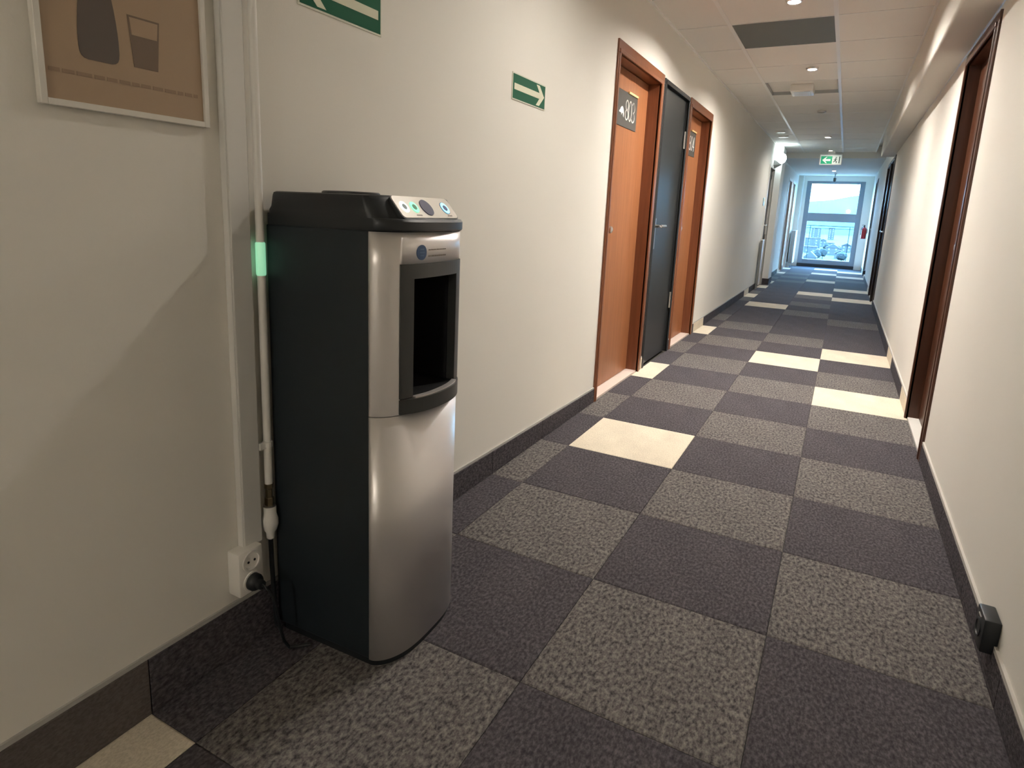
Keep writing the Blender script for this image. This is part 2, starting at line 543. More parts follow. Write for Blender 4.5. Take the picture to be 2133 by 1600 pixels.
# ------------------------------------------------------------------ doors
def door(n, side, spec, leaf_m, case_m, label, depth=0.076, case_w=0.07, style='veneer', thresh=True, near_w=None):
    a, b, top = spec
    s = 1 if side == 'L' else -1
    X = XL if side == 'L' else XR
    def bx(m_, d0, d1, y0, y1, z0, z1):     # d: distance out of the wall face into the corridor
        xs = sorted((X + s * d0, X + s * d1))
        return m_.box(xs[0], xs[1], y0, y1, z0, z1)
    R = root('door_%d' % n, (X, (a + b) / 2, 0), label, 'door', kind='structure')
    ia, ib, it = a + (near_w or case_w), b - case_w, top - case_w
    out = 0.010 if style != 'flush' else 0.008
    # casing: outer board and inner raised lip
    def board(nm, y0, y1, z0, z1):
        bx(MB(), -0.005, out, y0, y1, z0, z1).build(nm, case_m, R, bevel=0.003)
    board('casing_side', a, ia, 0, it)
    board('casing_side', ib, b, 0, it)
    board('casing_head', a, b, it, top)
    # jamb lining
    dd = -depth - 0.05
    t = 0.022
    bx(MB(), dd, out + 0.004, ia - t, ia, 0, it).build('jamb', case_m, R, bevel=0.003)
    bx(MB(), dd, out + 0.006, ib, ib + t, 0, it).build('jamb', case_m, R, bevel=0.003)
    bx(MB(), dd, out + 0.006, ia - t, ib + t, it, it + t).build('head_lining', case_m, R, bevel=0.003)
    # leaf
    bx(MB(), -depth - 0.045, -depth, ia + 0.003, ib - 0.003, 0.012, it - 0.003).build('leaf', leaf_m, R, bevel=0.002)
    if thresh:
        bx(MB(), -depth - 0.045, -0.001, ia, ib, -0.004, 0.009).build('threshold', MT['cream_pl'] if side == 'L' else MT['thr_w'], R)
    return R, bx, ia, ib, it, depth, X, s

def knob(d, y, z):
    R, bx, ia, ib, it, dep, X, s = d
    h = MB().lathe([(0.024, 0), (0.024, 0.006), (0.010, 0.008), (0.010, 0.026), (0.017, 0.029), (0.022, 0.04), (0.020, 0.054), (0.010, 0.060), (0.001, 0.061)], (0, 0, 0), 0, 20)
    h.v = [(X + s * (-dep + v[0]), y + v[1], z + v[2]) for v in h.v]
    h.build('door_knob', MT['steel'], R, smooth=True)

def lever(d, y, z, sgn):
    R, bx, ia, ib, it, dep, X, s = d
    bx(MB(), -dep, -dep + 0.008, y - 0.02, y + 0.02, z - 0.165, z + 0.055).build('handle_plate', MT['steel'], R, bevel=0.003)
    pth = [(0, 0), (0.035, 0), (0.048, 0.006), (0.052, 0.02), (0.050, 0.07), (0.050, 0.125)]
    MB().tube([(X + s * (-dep + p), y + sgn * q, z) for p, q in pth], [0.011, 0.011, 0.011, 0.010, 0.010, 0.011], 12).build('lever_handle', MT['steel'], R, smooth=True)

def hinge(d, y, z, h=0.13):
    R, bx, ia, ib, it, dep, X, s = d
    MB().lathe([(0.009, 0), (0.009, h * 0.32), (0.0075, h * 0.33), (0.009, h * 0.34), (0.009, h * 0.66), (0.0075, h * 0.67), (0.009, h * 0.68), (0.009, h)], (X + s * (-dep + 0.010), y, z), 2, 10).build('hinge', MT['brass' if False else 'steel'], R, smooth=True)

def digit_path(ch, w, h):
    """outline polyline of a thin tall digit in a w x h cell"""
    def ell(cx, cz, rx, rz, a0, a1, n=20):
        return [(cx + rx * math.cos(math.radians(a0 + (a1 - a0) * i / n)), cz + rz * math.sin(math.radians(a0 + (a1 - a0) * i / n))) for i in range(n + 1)]
    if ch == '8':
        return [ell(w / 2, h * .73, w * .42, h * .25, 0, 360), ell(w / 2, h * .25, w * .5, h * .25, 0, 360)]
    if ch == '0':
        return [ell(w / 2, h / 2, w * .5, h * .5, 0, 360, 28)]
    if ch == '3':
        return [ell(w * .45, h * .74, w * .48, h * .26, 150, -90), ell(w * .45, h * .24, w * .52, h * .24, 90, -150)]
    if ch == '4':
        return [[(w * .72, 0), (w * .72, h), (0, h * .3), (w, h * .3)]]
    return []

def stroke(m_, pts, wd, to3, d0, d1):
    """flat raised ribbon along a polyline"""
    n = len(pts)
    P = [Vector((p[0], p[1])) for p in pts]
    closed = (P[0] - P[-1]).length < 1e-6
    for i in range(n - 1):
        u = (P[i + 1] - P[i])
        if u.length < 1e-7:
            continue
        u.normalize()
        q = Vector((-u.y, u.x)) * wd / 2
        a0, a1 = P[i] - u * wd * .2, P[i + 1] + u * wd * .2
        c = [a0 - q, a1 - q, a1 + q, a0 + q]
        k = [to3(x.x, x.y, d0) for x in c] + [to3(x.x, x.y, d1) for x in c]
        m_.add(k, [(0, 1, 2, 3), (7, 6, 5, 4), (0, 4, 5, 1), (1, 5, 6, 2), (2, 6, 7, 3), (3, 7, 4, 0)])

def number_plate(d, y0, y1, z0, z1, txt):
    R, bx, ia, ib, it, dep, X, s = d
    pl = bx(MB(), -dep, -dep + 0.004, y0, y1, z0, z1).build('number_plate', MT['plate'], R, bevel=0.001, seg=1)
    pl['label'] = 'dark grey plate numbered %s' % txt
    W_, H_ = y1 - y0, z1 - z0
    def to3(u, v, dd):
        return (X + s * (-dep + dd), y0 + u, z0 + v)
    m_ = MB()
    cw, chh = W_ * .145, H_ * .56
    for i, ch in enumerate(txt):
        for pth in digit_path(ch, cw, chh):
            stroke(m_, [(W_ * .40 + i * cw * 1.16 + p[0], H_ * .23 + p[1]) for p in pth], 0.0085, to3, 0.004, 0.0055)
    m_.build('numerals', MT['num'], pl)
    # little white animal mark
    blob = [(.10, .40), (.14, .43), (.17, .50), (.22, .55), (.27, .54), (.31, .47), (.335, .36), (.325, .26), (.30, .30), (.275, .38), (.24, .36), (.215, .30), (.20, .36), (.16, .37), (.12, .36)]
    q = MB()
    k = [to3(W_ * a_, H_ * b_, 0.004) for a_, b_ in blob] + [to3(W_ * a_, H_ * b_, 0.0055) for a_, b_ in blob]
    n = len(blob)
    q.add(k, [tuple(range(n)), tuple(range(2 * n - 1, n - 1, -1))] + [(i, (i + 1) % n, n + (i + 1) % n, n + i) for i in range(n)])
    q.build('animal_mark', MT['num'], pl)
    bx(MB(), -dep, -dep + 0.012, y0 + W_ * .50, y0 + W_ * .98, z1 - 0.004, z1 + 0.008).build('top_clip', MT['amber'], pl)

d1 = door(1, 'L', LEFT[1], MT['wood'], MT['wood_c'], 'brown veneered door numbered 803 nearest on the left wall', near_w=0.035)
number_plate(d1, 1.00, 1.39, 1.63, 1.835, '803')
knob(d1, 0.915, 1.015)
d2 = door(2, 'L', LEFT[2], MT['blackdoor'], MT['blackframe'], 'flush black door with lever handle between two brown doors', 0.012, 0.035, 'flush', False)
lever(d2, 1.82, 1.035, 1)
hinge(d2, 2.445, 1.63)
hinge(d2, 2.445, 0.37)
d3 = door(3, 'L', LEFT[3], MT['wood'], MT['wood_c'], 'brown veneered door numbered 804 right after the black door', near_w=0.035)
number_plate(d3, 2.78, 3.17, 1.63, 1.835, '804')
knob(d3, 2.72, 1.01)
d4 = door(4, 'L', LEFT[4], MT['blackdoor'], MT['white_pl'], 'black door in a white frame just before the white pilaster', 0.03, 0.05, 'veneer', False)
lever(d4, 8.58, 1.03, 1)
for z in (0.25, 0.80, 1.35, 1.80):
    hinge(d4, 9.10, z, 0.07)
d5 = door(5, 'L', LEFT[5], MT['wood_c'], MT['white_pl'], 'brown door in a white frame on the left beyond the pilaster', 0.05, 0.06)
knob(d5, 12.4, 1.0)
d6 = door(6, 'L', LEFT[6], MT['wood_d'], MT['white_pl'], 'dark door in a white frame on the left nearest the window', 0.05, 0.06)
knob(d6, 13.47, 1.0)
d7 = door(7, 'R', RIGHT[7], MT['wood_d'], MT['wood_d'], 'dark brown door nearest on the right wall under the beam', 0.055, 0.06)
knob(d7, 0.90, 1.02)
d8 = door(8, 'R', RIGHT[8], MT['wood_k'], MT['wood_k'], 'nearly black brown door at the far end of the beam', 0.03, 0.06)
lever(d8, 7.30, 1.02, 1)
d9 = door(9, 'R', RIGHT[9], MT['wood_k'], MT['wood_k'], 'dark door on the right just past the end of the beam', 0.05, 0.06)
lever(d9, 8.12, 1.02, 1)
d10 = door(10, 'R', RIGHT[10], MT['wood_k'], MT['grey'], 'dark door in a grey frame on the right nearest the window', 0.05, 0.06)
lever(d10, 12.38, 1.02, 1)

# ------------------------------------------------------------------ window at the end
W = root('window_1', (0.69, Y1, 0), 'tall grey framed window over the city at the end of the corridor', 'window', kind='structure')
fy0, fy1 = Y1 + 0.02, Y1 + 0.09
MB().box(wx0, 0.165, fy0, fy1, 0.08, wz1).build('frame_stile', MT['alu'], W, bevel=0.004)
MB().box(1.225, wx1, fy0, fy1, 0.08, wz1).build('frame_stile', MT['alu'], W, bevel=0.004)
MB().box(0.165, 1.225, fy0, fy1, 2.055, wz1).build('frame_rail', MT['alu'], W, bevel=0.004)
MB().box(0.165, 1.225, fy0, fy1, 1.14, 1.345).build('frame_rail', MT['alu'], W, bevel=0.004)
MB().box(0.165, 1.225, fy0, fy1, 0.08, 0.19).build('frame_rail', MT['alu'], W, bevel=0.004)
MB().box(wx0, wx1, Y1 - 0.03, fy1, 0.0, 0.08).build('threshold', MT['blackframe'], W, bevel=0.004)
MB().box(0.160, 1.230, Y1 + 0.05, Y1 + 0.056, 1.34, 2.06).build('pane', MT['glass'], W)
MB().box(0.160, 1.230, Y1 + 0.05, Y1 + 0.056, 0.185, 1.145).build('pane', MT['glass'], W)

# railing outside
Rl = root('balcony_railing', (0.7, 15.35, 0), 'thin dark balcony railing outside the lower window pane', 'railing')
MB().box(0.10, 1.30, 15.34, 15.37, 1.025, 1.04).build('top_rail', MT['rail'], Rl)
MB().box(0.10, 1.30, 15.345, 15.365, 0.962, 0.974).build('mid_rail', MT['rail'], Rl)
for x in (0.245, 1.14):
    MB().box(x - 0.007, x + 0.007, 15.345, 15.365, -0.1, 1.025).build('post', MT['rail'], Rl)
tag(MB().box(-0.6, 2.1, 15.251, 15.45, -0.25, -0.1).build('trim_4', MT['roof_l']), 'narrow concrete ledge outside the window', 'ledge', kind='structure')

# ------------------------------------------------------------------ water dispenser
D = root('water_dispenser', (-0.004, -1.481, 0.0), 'black and silver freestanding water dispenser with lit buttons against the left wall', 'water dispenser')
D.rotation_euler = (0, 0, math.radians(2.0))
D['_org'] = (0.0, 0.0, 0.0)
HW = 0.17
def fx(y, bulge=0.062, x0=0.163):
    t = min(abs(y / HW), 1.0)
    return x0 + bulge * (1 - t ** 3) ** 0.62
def ys(n=40, hw=HW):
    return [hw * math.sin(-math.pi / 2 + math.pi * i / n) for i in range(n + 1)]
def outline(z, back=-0.14, hw=HW, off=0.0, r=0.012, bulge=0.062, x0=0.163):
    pts = [(back + r, -hw), (back + r * .3, -hw + r * .3), (back, -hw + r)]
    pts = [(back, hw - r), (back + r * .3, hw - r * .3), (back + r, hw)][::-1] + []
    ring = []
    for y in ys(40, hw):
        t = y / hw
        ring.append((x0 + off + bulge * (1 - abs(t) ** 3) ** 0.62, y, z))
    ring += [(back + r, hw, z), (back + r * .3, hw - r * .3, z), (back, hw - r, z), (back, -hw + r, z), (back + r * .3, -hw + r * .3, z), (back + r, -hw, z)]
    return ring

# black cabinet with an open front behind the silver fascia
m = MB()
m.prism([(-0.14, -HW), (0.160, -HW), (0.160, -HW + 0.012), (0.075, -HW + 0.012), (0.075, HW - 0.012), (0.160, HW - 0.012), (0.160, HW), (-0.14, HW)], 2, 0.018, 1.052)
m.build('cabinet', MT['blk_s'], D, bevel=0.004)
m = MB().loft([outline(0.0, -0.13, HW - 0.004, -0.004), outline(0.0165, -0.13, HW - 0.004, -0.004)])
m.build('base_plinth', MT['blk'], D)

def fascia(name, z0, z1, hole=None):
    yl = sorted(set([round(v, 5) for v in ys(44)] + ([hole[0], hole[1]] if hole else [])))
    zl = [z0, z1] if not hole else [z0, hole[2], hole[3], z1]
    zl = sorted(set(zl))
    vs_, fs = [], []
    for z in zl:
        for y in yl:
            vs_.append((fx(y), y, z))
    n = len(yl)
    for k in range(len(zl) - 1):
        for i in range(n - 1):
            if hole and zl[k] >= hole[2] - 1e-6 and zl[k + 1] <= hole[3] + 1e-6 and yl[i] >= hole[0] - 1e-6 and yl[i + 1] <= hole[1] + 1e-6:
                continue
            fs.append((k * n + i, k * n + i + 1, (k + 1) * n + i + 1, (k + 1) * n + i))
    # returns at both sides
    o_ = len(vs_)
    for s_ in (0, n - 1):
        y = yl[s_]
        for k in range(len(zl)):
            vs_.append((fx(y) - 0.006, y, zl[k]))
    for j, s_ in enumerate((0, n - 1)):
        for k in range(len(zl) - 1):
            fs.append((k * n + s_, (k + 1) * n + s_, o_ + j * len(zl) + k + 1, o_ + j * len(zl) + k))
    ob = MB().add(vs_, fs).build(name, MT['silver'], D)
    for p in ob.data.polygons:
        p.use_smooth = True
    sd = ob.modifiers.new('thickness', 'SOLIDIFY')
    sd.thickness = 0.003
    sd.offset = -1
    return ob
fascia('upper_fascia', 0.6385, 1.050, (-0.124, 0.124, 0.6395, 0.978))
fascia('lower_fascia', 0.0165, 0.6370)

def curved_patch(m_, y0, y1, z0, z1, off0, off1, n=16, oz=None):
    a, b = [], []
    yy = [y0 + (y1 - y0) * i / n for i in range(n + 1)]
    k = len(yy)
    vs_ = []
    for off in (off0, off1):
        for z in (z0, z1):
            for y in yy:
                vs_.append((fx(y) + (off(y, z) if callable(off) else off), y, z))
    fs = []
    for i in range(n):
        fs += [(2 * k + i, 2 * k + i + 1, 3 * k + i + 1, 3 * k + i), (i, k + i, k + i + 1, i + 1),
               (i, i + 1, 2 * k + i + 1, 2 * k + i), (k + i, 3 * k + i, 3 * k + i + 1, k + i + 1)]
    fs += [(0, 2 * k, 3 * k, k), (k - 1, 2 * k - 1, 4 * k - 1, 3 * k - 1)]
    m_.add(vs_, fs)

# dark surround of the dispensing recess
m = MB()
curved_patch(m, -0.126, -0.091, 0.676, 0.981, -0.02, 0.003, 6)
curved_patch(m, 0.091, 0.126, 0.676, 0.981, -0.02, 0.003, 6)
curved_patch(m, -0.091, 0.091, 0.948, 0.981, -0.02, 0.003)
m.build('recess_frame', MT['frame_k'], D)
m = MB()
curved_patch(m, -0.126, 0.126, 0.640, 0.674, -0.02, lambda y, z: 0.003 + 0.022 * max(0.0, 1 - (y / 0.126) ** 2), 24)
m.build('drip_tray', MT['frame_k'], D)
m = MB()
curved_patch(m, -0.090, 0.090, 0.674, 0.6775, lambda y, z: -0.012 + 0.018 * max(0.0, 1 - (y / 0.126) ** 2), lambda y, z: 0.001 + 0.018 * max(0.0, 1 - (y / 0.126) ** 2), 20)
m.build('tray_lip', MT['silver'], D)
m = MB()
curved_patch(m, -0.090, 0.090, 0.6735, 0.6750, -0.13, lambda y, z: -0.013 + 0.018 * max(0.0, 1 - (y / 0.126) ** 2), 20)
m.build('tray_grille', MT['pit'], D)
m = MB()
x_in = 0.082
m.box(0.077, x_in, -0.126, 0.126, 0.64, 0.981)
m.box(x_in, 0.196, -0.126, -0.0925, 0.66, 0.96)
m.box(x_in, 0.196, 0.0925, 0.126, 0.66, 0.96)
m.box(x_in, 0.205, -0.0925, 0.0925, 0.950, 0.975)
m.box(x_in, 0.160, -0.0925, 0.0925, 0.645, 0.672)
m.build('recess_liner', MT['pit'], D)
for y in (-0.040, 0.045):
    MB().lathe([(0.012, 0), (0.012, 0.018), (0.008, 0.022), (0.007, 0.040)][::-1], (0.165, y, 0.952), 2, 14).build('faucet', MT['frame_k'], D)
    D.children[-1].data.transform(Matrix.Translation((0, 0, 0)))

# lid: rim, domed body with sloping front, bottle seat
m = MB().loft([outline(1.0515, -0.140, HW, 0.003), outline(1.055, -0.140, HW + 0.0005, 0.006), outline(1.072, -0.140, HW + 0.0005, 0.006), outline(1.078, -0.140, HW, 0.001)])
m.build('lid_rim', MT['blk'], D, smooth=True)
def lid_ring(z, back, hw, x0, bulge):
    return outline(z, back, hw, 0.0, 0.02, bulge, x0)
m = MB().loft([lid_ring(1.0775, -0.140, 0.170, 0.152, 0.0625), lid_ring(1.086, -0.139, 0.1697, 0.149, 0.0585), lid_ring(1.094, -0.133, 0.1695, 0.146, 0.0545), lid_ring(1.118, -0.129, 0.1685, 0.138, 0.042),
               lid_ring(1.1248, -0.127, 0.167, 0.135, 0.0395), lid_ring(1.127, -0.123, 0.163, 0.131, 0.039)])
m.build('lid', MT['blk'], D, smooth=True)
MB().lathe([(0.070, 1.126), (0.070, 1.132), (0.066, 1.1345), (0.052, 1.1345), (0.048, 1.130), (0.001, 1.129)], (-0.03, 0.0, 0.0), 2, 32).build('bottle_seat', MT['blk'], D, smooth=True)

# control panel on the slope: local frame (u across, s down the slope)
P0 = Vector((0.171, 0, 1.127))
P1 = Vector((0.213, 0, 1.078))
E_ = (P1 - P0).normalized()
NN = Vector((0, 1, 0)).cross(E_).normalized()
if NN.x < 0:
    NN = -NN
def onp(u, s_, h):
    q = P0 + E_ * s_ + NN * h
    return (q.x, u, q.z)
def panel_poly(pts, h0, h1, name, material, parent, bevel=0.0):
    n = len(pts)
    vs_ = [onp(u, s_, h0) for u, s_ in pts] + [onp(u, s_, h1) for u, s_ in pts]
    fs = [tuple(range(n)), tuple(range(2 * n - 1, n - 1, -1))] + [(i, (i + 1) % n, n + (i + 1) % n, n + i) for i in range(n)]
    return MB().add(vs_, fs).build(name, material, parent, bevel=bevel)
def rrect(u0, u1, s0, s1, r, n=5, skew=0.0):
    pts = []
    for cx, cy, a0 in ((u1 - r, s1 - r, 0), (u0 + r, s1 - r, 90), (u0 + r, s0 + r, 180), (u1 - r, s0 + r, 270)):
        for i in range(n + 1):
            a = math.radians(a0 + 90 * i / n)
            pts.append((cx + r * math.cos(a), cy + r * math.sin(a)))
    return pts
# the slope is slightly bowed, so the panel stands a hair proud of the lid
panel_poly(rrect(-0.1205, 0.1125, 0.0005, 0.0640, 0.012), -0.010, 0.0005, 'panel_bezel', MT['blk'], D)
PN = panel_poly(rrect(-0.118, 0.110, 0.0015, 0.0615, 0.011), 0.0005, 0.0018, 'control_panel', MT['panel'], D)
def oval(cu, cs, ru, rs, n=28):
    return [(cu + ru * math.cos(2 * math.pi * i / n), cs + rs * math.sin(2 * math.pi * i / n)) for i in range(n)]
for cu, ring, core, lab in ((-0.0923, 'led_w', 'grey_d', 'white glowing ring button'), (-0.0541, 'led_g', 'green_d', 'green glowing ring button'), (0.0749, 'led_b', 'blue_d', 'blue glowing ring button')):
    r_ = 0.0135 if ring != 'led_b' else 0.0145
    if ring == 'led_b':
        panel_poly(oval(cu, 0.0325, r_ * 1.12, r_ * 1.22), 0.0018, 0.0024, 'button_rim', MT['blue_d'], PN)
    bt = panel_poly(oval(cu, 0.0325, r_, r_ * 1.12), 0.0018, 0.0032, 'button', MT[ring], PN)
    bt['label'] = lab
    panel_poly(oval(cu, 0.0325, r_ * 0.52, r_ * 0.56), 0.0018, 0.0040, 'button_core', MT[core], PN)
panel_poly(oval(-0.0049, 0.0325, 0.0215, 0.0225), 0.0018, 0.0034, 'display_lens', MT['navy'], PN)['label'] = 'large round navy lens'
for cu, w_ in ((-0.0527, 0.011), (0.0771, 0.010)):
    panel_poly(rrect(cu - w_, cu + w_, 0.0528, 0.0560, 0.001, 2), 0.0018, 0.0021, 'button_caption', MT['ink_lt'], PN)

# round logo and two lines of small print on the fascia
def front_disc(cy, cz, r, off0, off1, name, material, parent):
    n = 28
    pts = [(cy + r * math.cos(2 * math.pi * i / n), cz + r * math.sin(2 * math.pi * i / n)) for i in range(n)]
    vs_ = [(fx(y) + off0, y, z) for y, z in pts] + [(fx(y) + off1, y, z) for y, z in pts]
    fs = [tuple(range(n)), tuple(range(2 * n - 1, n - 1, -1))] + [(i, (i + 1) % n, n + (i + 1) % n, n + i) for i in range(n)]
    return MB().add(vs_, fs).build(name, material, parent)
lg = front_disc(-0.0655, 1.0055, 0.0170, 0.0, 0.0012, 'round_sticker', MT['blue_lab'], D)
lg['label'] = 'round blue sticker'
m = MB()
for z, w_ in ((1.0125, 0.007), (1.0055, 0.009), (0.9985, 0.007)):
    curved_patch(m, -0.0655 - w_, -0.0655 + w_, z - 0.0012, z + 0.0012, 0.0012, 0.0016, 4)
m.build('sticker_print', MT['blue_lt'], lg)
m = MB()
y = -0.040
random.seed(3)
for z, hh in ((1.0105, 0.0011), (0.9965, 0.0017)):
    y = -0.040
    while y < 0.030:
        w_ = random.uniform(0.006, 0.014)
        curved_patch(m, y, min(y + w_, 0.033), z - hh, z + hh, 0.0, 0.0008, 3)
        y += w_ + 0.0022
m.build('small_print', MT['ink_lt'], D)

# ------------------------------------------------------------------ water pipe, trunking, socket, cord
TR = root('cable_trunking', (XL, -1.74, 0.28), 'white plastic cable trunking up the left wall above the double socket', 'trunking')
MB().box(XL, XL + 0.019, -1.760, -1.7035, 0.275, ZC).build('trunking_base', MT['trunk'], TR, bevel=0.0025)
MB().box(XL + 0.019, XL + 0.0225, -1.758, -1.7055, 0.275, ZC).build('trunking_cover', MT['trunk'], TR, bevel=0.0025)

PX, PYY = XL + 0.022, -1.680
PI = root('water_pipe', (PX, PYY, 0.27), 'thin white water pipe with a valve and green light put in as a glowing sleeve, behind the dispenser', 'pipe')
MB().tube([(PX, PYY, ZC), (PX, PYY, 1.4), (PX, PYY, 0.9), (PX, PYY, 0.418)], 0.0095, 14).build('riser', MT['white_pl'], PI, smooth=True)
MB().lathe([(0.0095, 0), (0.011, 0.001), (0.011, 0.02), (0.0085, 0.022), (0.0085, 0.044), (0.0105, 0.046), (0.0105, 0.058)], (PX, PYY, 0.360), 2, 6).build('brass_fitting', MT['brass'], PI)
MB().lathe([(0.007, 0), (0.015, 0.0005), (0.015, 0.004), (0.007, 0.0045)], (PX, PYY, 0.357), 2, 18).build('collar', MT['steel'], PI, smooth=True)
MB().lathe([(0.006, 0.0), (0.010, 0.004), (0.011, 0.02), (0.016, 0.026), (0.020, 0.040), (0.020, 0.055), (0.016, 0.070), (0.016, 0.088), (0.013, 0.090)], (PX, PYY, 0.268), 2, 16).build('valve_body', MT['white_pl'], PI, smooth=True)
MB().lathe([(0.0095, 0), (0.0112, 0.003), (0.0112, 0.074), (0.0095, 0.077)], (PX, PYY, 0.934), 2, 16).build('green_glow_sleeve', MT['glow_green'], PI, smooth=True)['label'] = 'added mint sleeve whose glow stands in for green light on the pipe'  # sleeve added to the pipe; its glow replaces green light falling there
MB().box(XL + 0.0225, PX + 0.006, PYY - 0.026, PYY + 0.004, 0.513, 0.530).lathe([(0.0125, 0), (0.0125, 0.013)], (PX, PYY, 0.515), 2, 14).build('pipe_clip', MT['white_pl'], PI)

SO = root('wall_socket', (XL, -1.757, 0.215), 'white surface mounted double socket low on the left wall beside the dispenser', 'socket')
MB().box(XL, XL + 0.042, -1.792, -1.722, 0.168, 0.282).build('socket_box', MT['white_pl'], SO, bevel=0.005, smooth=True)
for z in (0.252, 0.199):
    MB().lathe([(0.0255, 0.0), (0.0255, 0.004), (0.021, 0.004), (0.0195, 0.0012), (0.001, 0.0012)], (XL + 0.0415, -1.757, z), 0, 24).build('outlet', MT['white_pl'], SO, smooth=True)
for z in (0.252,):
    MB().lathe([(0.003, 0.001), (0.003, 0.0025), (0.0005, 0.0025)], (XL + 0.0415, -1.766, z), 0, 8).lathe([(0.003, 0.001), (0.003, 0.0025), (0.0005, 0.0025)], (XL + 0.0415, -1.748, z), 0, 8).build('pin_holes', MT['pit'], SO)

CO = root('power_cord', (XL + 0.05, -1.757, 0.199), 'black power cord plugged into the lower outlet of the white socket', 'cord')
MB().lathe([(0.021, 0.0), (0.021, 0.012), (0.018, 0.018), (0.012, 0.022), (0.011, 0.034), (0.001, 0.035)], (XL + 0.0435, -1.757, 0.199), 0, 20).build('plug', MT['blk'], CO, smooth=True)
cp = [(XL + 0.076, -1.757, 0.199), (XL + 0.092, -1.752, 0.190), (XL + 0.098, -1.744, 0.168), (XL + 0.098, -1.736, 0.13), (XL + 0.099, -1.728, 0.08), (XL + 0.102, -1.720, 0.035), (XL + 0.108, -1.708, 0.010), (XL + 0.120, -1.690, 0.006), (XL + 0.14, -1.668, 0.006)]
MB().tube(cp, 0.0042, 8).build('cable', MT['blk'], CO, smooth=True)
MB().tube([(PX, PYY, 0.272), (PX + 0.001, PYY, 0.20), (PX + 0.003, PYY + 0.002, 0.10), (PX + 0.006, PYY + 0.004, 0.03), (PX + 0.012, PYY + 0.012, 0.008)], 0.006, 10).build('hose', MT['blk'], PI, smooth=True)

# ------------------------------------------------------------------ framed print
FR = root('framed_print', (XL, -1.948, 1.247), 'thin pale framed sepia print of a bottle and a glass', 'picture')
fy_a, fy_b, fz_a, fz_b = -2.103, -1.790, 1.247, 1.690
for nm, q in (('frame_side', (fy_a, fy_a + 0.011, fz_a, fz_b)), ('frame_side', (fy_b - 0.011, fy_b, fz_a, fz_b)), ('frame_rail', (fy_a + 0.011, fy_b - 0.011, fz_a, fz_a + 0.011)), ('frame_rail', (fy_a + 0.011, fy_b - 0.011, fz_b - 0.011, fz_b))):
    MB().box(XL + 0.002, XL + 0.016, q[0], q[1], q[2], q[3]).build(nm, MT['pframe'], FR, bevel=0.001, seg=1)
pr = MB().box(XL + 0.002, XL + 0.010, fy_a + 0.011, fy_b - 0.011, fz_a + 0.011, fz_b - 0.011).build('print', MT['p_bg'], FR)
def flat_poly(pts, x, th, name, material, parent):
    n = len(pts)
    vs_ = [(x, y_, z_) for y_, z_ in pts] + [(x + th, y_, z_) for y_, z_ in pts]
    fs = [tuple(range(n)), tuple(range(2 * n - 1, n - 1, -1))] + [(i, (i + 1) % n, n + (i + 1) % n, n + i) for i in range(n)]
    return MB().add(vs_, fs).build(name, material, parent)
XP = XL + 0.010
prof = [(0.020, 1.332), (0.0265, 1.3335), (0.031, 1.337), (0.0335, 1.343), (0.0345, 1.352), (0.0345, 1.37), (0.0338, 1.385), (0.032, 1.405), (0.0295, 1.425), (0.0262, 1.445), (0.022, 1.468), (0.018, 1.49), (0.0148, 1.515), (0.0135, 1.54), (0.013, 1.60), (0.015, 1.605), (0.015, 1.615)]
cy = -2.000
flat_poly([(cy + r_, z) for r_, z in prof] + [(cy - r_, z) for r_, z in prof[::-1]], XP, 0.0008, 'printed_bottle', MT['p_dk'], pr)
m = MB()
gl = [(-1.947, 1.424), (-1.886, 1.424), (-1.8935, 1.336), (-1.9395, 1.336)]
flat_poly(gl, XP, 0.0006, 'printed_glass', MT['p_md'], pr)
flat_poly([(-1.9435, 1.4205), (-1.8895, 1.4205), (-1.8925, 1.391), (-1.9405, 1.391)], XP + 0.0006, 0.0004, 'glass_gap', MT['p_bg'], pr)
m = MB()
random.seed(11)
y = -2.085
while y < -1.815:
    w_ = random.uniform(0.010, 0.026)
    m.box(XP, XP + 0.0006, y, min(y + w_, -1.812), 1.302, 1.3085)
    y += w_ + 0.004
m.build('printed_caption', MT['p_lt'], pr)

# ------------------------------------------------------------------ green arrow signs on the left wall
def arrow_sign(y0, y1, z0, z1, direction, label):
    S = root('arrow_sign', (XL, (y0 + y1) / 2, z0), label, 'sign', 'green arrow signs on the left wall')
    MB().box(XL, XL + 0.0025, y0, y1, z0, z1).build('sign_backing', MT['sborder'], S)
    e = 0.005
    MB().box(XL + 0.0025, XL + 0.0033, y0 + e, y1 - e, z0 + e, z1 - e).build('green_field', MT['sg'], S)
    w_, h_ = y1 - y0, z1 - z0
    cz = (z0 + z1) / 2
    yy = (lambda t: y0 + t * w_) if direction > 0 else (lambda t: y1 - t * w_)
    def to3(u, v, d_):
        return (XL + 0.0033 + d_, yy(u), cz + v * h_)
    m_ = MB()
    def quad(pts):
        k = [to3(u, v, 0) for u, v in pts] + [to3(u, v, 0.0006) for u, v in pts]
        n_ = len(pts)
        m_.add(k, [tuple(range(n_)), tuple(range(2 * n_ - 1, n_ - 1, -1))] + [(i, (i + 1) % n_, n_ + (i + 1) % n_, n_ + i) for i in range(n_)])
    quad([(0.05, -0.115), (0.84, -0.115), (0.84, 0.115), (0.05, 0.115)])
    quad([(0.955, 0.0), (0.80, 0.40), (0.70, 0.40), (0.845, 0.0), (0.70, -0.40), (0.80, -0.40)])
    m_.build('arrow', MT['sw'], S)
    return S
arrow_sign(-0.450, -0.150, 1.527, 1.627, 1, 'green sign with cream arrow pointing right toward the doors')
arrow_sign(-1.530, -1.228, 1.560, 1.661, -1, 'green sign with cream arrow pointing left above the dispenser')

